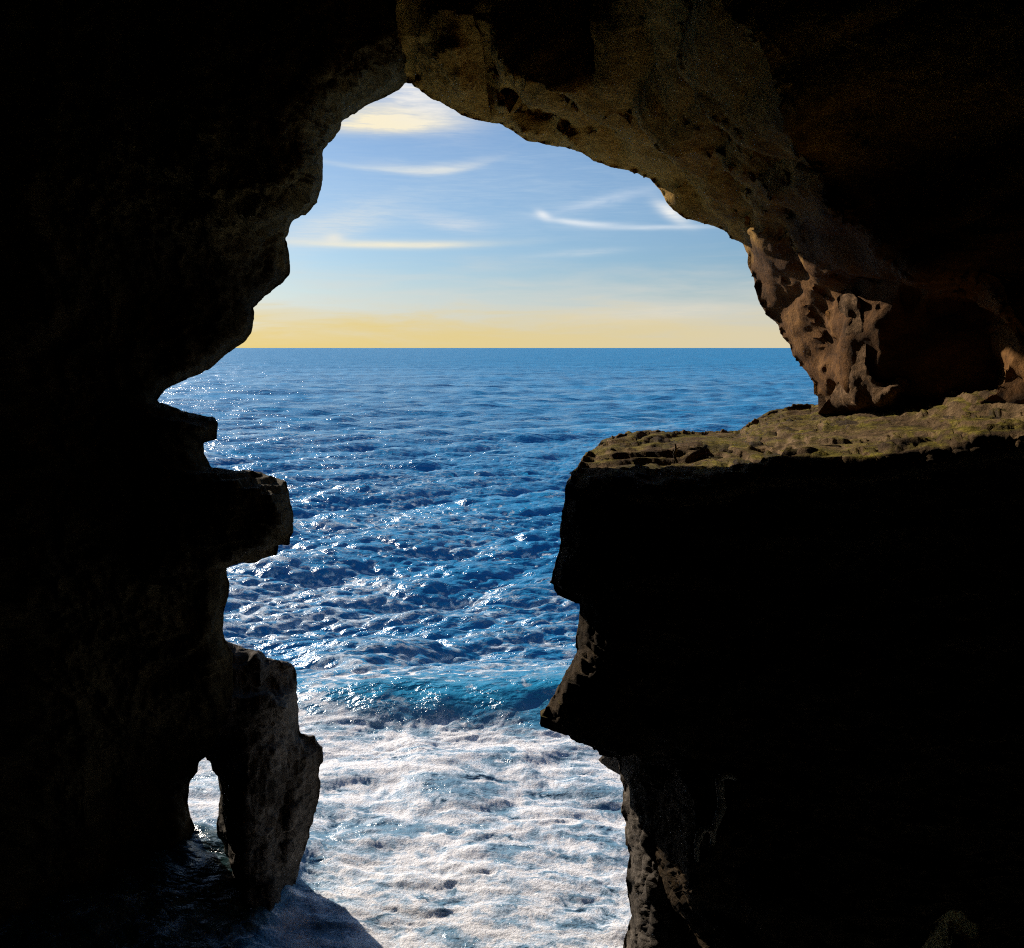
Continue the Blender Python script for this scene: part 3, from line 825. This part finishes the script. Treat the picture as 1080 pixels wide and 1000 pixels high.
    fn2 = setin(nt.nodes.new('ShaderNodeTexNoise'), Scale=22.0, Detail=5.0, Roughness=0.7)
    L(obj, fn2.inputs['Vector'])
    fb2 = setin(nt.nodes.new('ShaderNodeBump'), Strength=0.9, Distance=0.05)
    L(fn2.outputs['Fac'], fb2.inputs['Height']); L(fb.outputs[0], fb2.inputs['Normal'])
    L(fb2.outputs[0], fo.inputs['Normal'])
    ms = nt.nodes.new('ShaderNodeMixShader')
    L(fm, ms.inputs[0]); L(b.outputs[0], ms.inputs[1]); L(fo.outputs[0], ms.inputs[2])
    L(ms.outputs[0], nt.nodes['Material Output'].inputs['Surface'])
    return m, fo


M_SEA, _ = sea_material()
bubbly = np.exp(-((sx + 0.55) / 1.2) ** 2) * sstep(-7, -4, XX) * sstep(9, 5, XX) * (YY < 40)
cave_shade = np.maximum(lee, sstep(12.5, 11.0, YY))  # where the cave's shade is mixed into the water colour
fs = surf[sf].mean(1) > 0.3


def water_part(name, faces):
    used = np.unique(faces)
    m = np.zeros(len(V3), int); m[used] = np.arange(len(used))
    o = link_mesh(name, V3[used], m[faces], M_SEA)
    attr(o, 'foam', foam[used]); attr(o, 'cave_shade', cave_shade[used]); attr(o, 'bubbly', bubbly[used]); attr(o, 'open_sea', sstep(50, 500, YY)[used]); attr(o, 'froth', (surf * (1 - lee))[used])
    return o


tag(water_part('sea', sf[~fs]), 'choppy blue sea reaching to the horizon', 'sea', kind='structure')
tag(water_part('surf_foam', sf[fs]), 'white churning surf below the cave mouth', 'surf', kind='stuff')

# drops thrown up where the wave breaks and where the surf meets the rock
def spray():
    r = np.random.default_rng(5)
    pts = []
    for (cx_, cy_, cz_, sx_, sy_, sz_, n) in ((-3.4, 19.0, 0.55, 1.0, 0.5, 0.40, 900), (-0.2, 18.7, 0.3, 0.7, 0.4, 0.15, 80), (1.0, 18.4, 0.3, 0.8, 0.5, 0.15, 80),
                                              (-2.9, 12.9, 0.30, 0.35, 0.35, 0.25, 350), (-0.9, 16.0, 0.6, 1.0, 0.7, 0.22, 200), (0.7, 13.3, 0.45, 0.8, 0.7, 0.2, 250)):
        q = r.normal(size=(n, 3)) * (sx_, sy_, sz_) + (cx_, cy_, cz_)
        q[:, 2] = np.abs(q[:, 2])
        pts.append(q)
    pts = np.concatenate(pts)
    rad = 0.003 + 0.006 * r.random(len(pts)) ** 3
    oc = np.array([[1, 0, 0], [0, 1, 0], [-1, 0, 0], [0, -1, 0], [0, 0, 1], [0, 0, -1]], float)
    v = (pts[:, None] + oc[None] * rad[:, None, None] * r.uniform(0.7, 1.5, (len(pts), 1, 3))).reshape(-1, 3)
    tri = np.array([[0, 1, 4], [1, 2, 4], [2, 3, 4], [3, 0, 4], [1, 0, 5], [2, 1, 5], [3, 2, 5], [0, 3, 5]])
    f = (np.arange(len(pts))[:, None, None] * 6 + tri[None]).reshape(-1, 3)
    m, nt_, b = mat('spray_drops')
    b.inputs['Base Color'].default_value = (0.85, 0.87, 0.9, 1); b.inputs['Roughness'].default_value = 0.25
    tag(link_mesh('sea_spray', v, f, m), 'fine spray flying over the surf', 'spray', kind='stuff')


spray()

# ------------------------------------------------------------------ sky and sun
SUN_AZ, SUN_EL = math.radians(-37), math.radians(23)
w = bpy.data.worlds.new('World'); scene.world = w; w.use_nodes = True
nt = w.node_tree; L = nt.links.new
bg = nt.nodes['Background']
sky = nd(nt, 'ShaderNodeTexSky', sky_type='NISHITA', sun_disc=False)
sky.sun_elevation = SUN_EL; sky.sun_rotation = SUN_AZ
sky.air_density = 1.0; sky.dust_density = 0.5; sky.ozone_density = 6.0


def wm(op, a, b_=None, c=None, clamp=False):
    n = nd(nt, 'ShaderNodeMath', operation=op, use_clamp=clamp)
    for i, x in enumerate((a, b_, c)):
        if x is None: continue
        if isinstance(x, (int, float)): n.inputs[i].default_value = x
        else: L(x, n.inputs[i])
    return n.outputs[0]


def azel(u, v):
    a, f, g = ray(u, v)
    return math.degrees(math.atan2(a, f)), math.degrees(math.atan2(g, math.hypot(a, f)))


wtc = nt.nodes.new('ShaderNodeTexCoord')
wsep = nt.nodes.new('ShaderNodeSeparateXYZ'); L(wtc.outputs['Generated'], wsep.inputs[0])
AZ = wm('MULTIPLY', wm('ARCTAN2', wsep.outputs['X'], wsep.outputs['Y']), 180 / math.pi)
EL = wm('MULTIPLY', wm('ARCSINE', wsep.outputs['Z']), 180 / math.pi)
cxy = nt.nodes.new('ShaderNodeCombineXYZ'); L(AZ, cxy.inputs[0]); L(EL, cxy.inputs[1])


def wnoise(sx, sy, detail=6.0, rough=0.6, rot=0.0, dist=0.4):
    m_ = nt.nodes.new('ShaderNodeMapping'); m_.inputs['Scale'].default_value = (sx, sy, 1); m_.inputs['Rotation'].default_value = (0, 0, rot)
    L(cxy.outputs[0], m_.inputs['Vector'])
    n = setin(nt.nodes.new('ShaderNodeTexNoise'), Scale=1.0, Detail=detail, Roughness=rough, Distortion=dist)
    L(m_.outputs[0], n.inputs['Vector'])
    return n.outputs['Fac']


N_WISP = wnoise(0.34, 3.2, 9.0, 0.68, 0.10, 0.8)
N_FIB = wnoise(0.5, 9.0, 6.0, 0.65, 0.06, 0.6)
N_SOFT = wnoise(0.16, 0.7, 5.0, 0.55)
N_BANK = wnoise(0.13, 1.1, 7.0, 0.6)
skt = nd(nt, 'ShaderNodeVectorMath', operation='MULTIPLY'); L(sky.outputs[0], skt.inputs[0]); skt.inputs[1].default_value = (0.90, 0.955, 0.985)
skycol = skt.outputs[0]


def wmix(fac, a, b_):
    n = nd(nt, 'ShaderNodeMix', data_type='RGBA')
    L(fac, n.inputs['Factor']); L(a, n.inputs['A'])
    if isinstance(b_, tuple): n.inputs['B'].default_value = (*b_, 1)
    else: L(b_, n.inputs['B'])
    return n.outputs['Result']


SKYK = 1 / 0.09          # colours below are as seen; the sky texture is scaled by strength and exposure afterwards


def seen(r, g, b_):
    f = lambda c: ((c / 255 + 0.055) / 1.055) ** 2.4 if c > 10 else c / 255 / 12.92
    return (f(r) * SKYK, f(g) * SKYK, f(b_) * SKYK)


# the low bank of sea mist, yellow towards the sun
elb = wm('ADD', EL, wm('MULTIPLY_ADD', N_BANK, 4.4, -2.2))
pale = nd(nt, 'ShaderNodeMapRange', interpolation_type='SMOOTHSTEP')
pale.inputs['From Min'].default_value = 5.6; pale.inputs['From Max'].default_value = 1.6
L(elb, pale.inputs['Value'])
skycol = wmix(wm('MULTIPLY', pale.outputs[0], 0.62), skycol, seen(222, 218, 208))
bank = nd(nt, 'ShaderNodeMapRange', interpolation_type='SMOOTHSTEP')
bank.inputs['From Min'].default_value = 3.0; bank.inputs['From Max'].default_value = 0.3
L(elb, bank.inputs['Value'])
lr = nd(nt, 'ShaderNodeMapRange'); lr.inputs['From Min'].default_value = -15; lr.inputs['From Max'].default_value = 14
L(AZ, lr.inputs['Value'])
bcol = ramp(nt, [(0.0, (0.83, 0.63, 0.20)), (0.5, (0.78, 0.62, 0.27)), (1.0, (0.73, 0.63, 0.40))])
L(lr.outputs[0], bcol.inputs['Fac'])
bsc = nd(nt, 'ShaderNodeVectorMath', operation='SCALE'); L(bcol.outputs[0], bsc.inputs[0]); bsc.inputs['Scale'].default_value = SKYK
skycol = wmix(wm('MULTIPLY', bank.outputs[0], 0.88), skycol, bsc.outputs[0])

# cirrus: (u, v) of the middle, half length and half height in degrees, slope, bend, strength, colour, noise share
for (u, v, sa, se, slope, curve, k, col, nz, flat) in (
        (412, 131, 3.4, 0.95, 0.03, 0.0, 1.35, (252, 240, 208), 0.7, 0.45),
        (440, 96, 3.0, 1.5, -0.3, 0.0, 0.75, (240, 238, 235), 0.8, 1.0),
        (455, 181, 2.7, 0.34, 0.05, 0.035, 0.80, (232, 232, 226), 0.6, 0.6),
        (395, 178, 3.0, 0.16, -0.05, 0.02, 0.5, (220, 228, 230), 0.4, 1.0),
        (400, 258.5, 5.5, 0.24, 0.0, 0.003, 0.95, (250, 240, 212), 0.35, 0.8),
        (352, 251, 0.6, 0.30, 0.0, 0.0, 0.7, (250, 240, 218), 0.3, 0.9),
        (350, 238, 3.4, 0.9, 0.25, 0.0, 0.6, (225, 228, 225), 1.0, 1.0),
        (573, 227, 0.42, 0.24, -0.35, 0.0, 0.95, (240, 243, 246), 0.3, 1.0),
        (612, 235.5, 2.1, 0.17, -0.10, 0.02, 0.85, (236, 241, 245), 0.35, 1.0),
        (690, 240, 3.6, 0.13, -0.005, 0.0, 0.62, (225, 233, 240), 0.4, 1.0),
        (640, 211, 3.6, 0.30, 0.22, 0.0, 0.34, (215, 226, 240), 0.7, 1.0),
        (708, 224, 0.9, 0.42, -0.55, 0.0, 0.9, (245, 245, 242), 0.5, 1.0),
        (478, 236, 2.2, 0.4, -0.1, 0.05, 0.55, (215, 222, 230), 0.9, 1.0),
        (612, 267, 2.4, 0.2, 0.06, 0.0, 0.34, (222, 228, 230), 0.7, 1.0),
        (690, 330, 5.0, 0.5, 0.05, 0.0, 0.45, (232, 222, 200), 0.8, 1.0),
        (500, 205, 14.0, 3.0, 0.03, 0.0, 0.2, (205, 222, 234), 1.0, 1.0)):
    a0, e0 = azel(u, v)
    x = wm('SUBTRACT', AZ, a0)
    y = wm('SUBTRACT', wm('SUBTRACT', EL, e0), wm('MULTIPLY', x, wm('MULTIPLY_ADD', x, curve, slope)))
    if flat < 1:          # flatter under than above
        y = wm('MULTIPLY', y, wm('MULTIPLY_ADD', wm('LESS_THAN', y, 0.0), 1 / flat - 1, 1.0))
    q = wm('ADD', wm('POWER', wm('ABSOLUTE', wm('DIVIDE', x, sa)), 2.0), wm('POWER', wm('ABSOLUTE', wm('DIVIDE', y, se)), 2.0))
    g = wm('EXPONENT', wm('MULTIPLY', q, -1.0))
    n_ = wm('MULTIPLY_ADD', N_WISP, 2.6 * nz, 1 - 1.3 * nz)
    n_ = wm('MULTIPLY', n_, wm('MULTIPLY_ADD', N_SOFT, 1.2, 0.4))
    n_ = wm('MULTIPLY', n_, wm('MULTIPLY_ADD', N_FIB, 1.6 * nz, 1 - 0.8 * nz))
    skycol = wmix(wm('MULTIPLY', wm('MULTIPLY', g, n_), k, clamp=True), skycol, seen(*col))
L(skycol, bg.inputs['Color'])
EXPO = 0.8
bg.inputs['Strength'].default_value = 0.09 / 2 ** EXPO

sl = bpy.data.lights.new('sun', 'SUN'); sl.energy = 4.0; sl.angle = math.radians(0.5); sl.color = (1.0, 0.90, 0.78)
so = bpy.data.objects.new('sun', sl); C.objects.link(so)
from mathutils import Vector
dv = Vector((math.sin(SUN_AZ) * math.cos(SUN_EL), math.cos(SUN_AZ) * math.cos(SUN_EL), math.sin(SUN_EL)))
so.rotation_euler = dv.to_track_quat('Z', 'Y').to_euler()
so.location = dv * 40

# ------------------------------------------------------------------ camera and output
cam = bpy.data.cameras.new('camera'); cam.sensor_width = 36; cam.lens = 36 * F / 1080
cam.clip_start = 0.05; cam.clip_end = 400000
co = bpy.data.objects.new('camera', cam); C.objects.link(co)
co.location = (0, 0, H); co.rotation_euler = (math.pi / 2 - PITCH, 0, 0)
scene.camera = co
scene.view_settings.view_transform = 'Standard'; scene.view_settings.look = 'None'
scene.view_settings.exposure = EXPO; scene.view_settings.gamma = 1
scene.render.engine = 'CYCLES'
cy = scene.cycles
cy.use_denoising = False; cy.filter_width = 1.1
cy.max_bounces = 5; cy.diffuse_bounces = 2; cy.glossy_bounces = 3; cy.transmission_bounces = 2
cy.caustics_reflective = False
cy.sample_clamp_indirect = 1.5
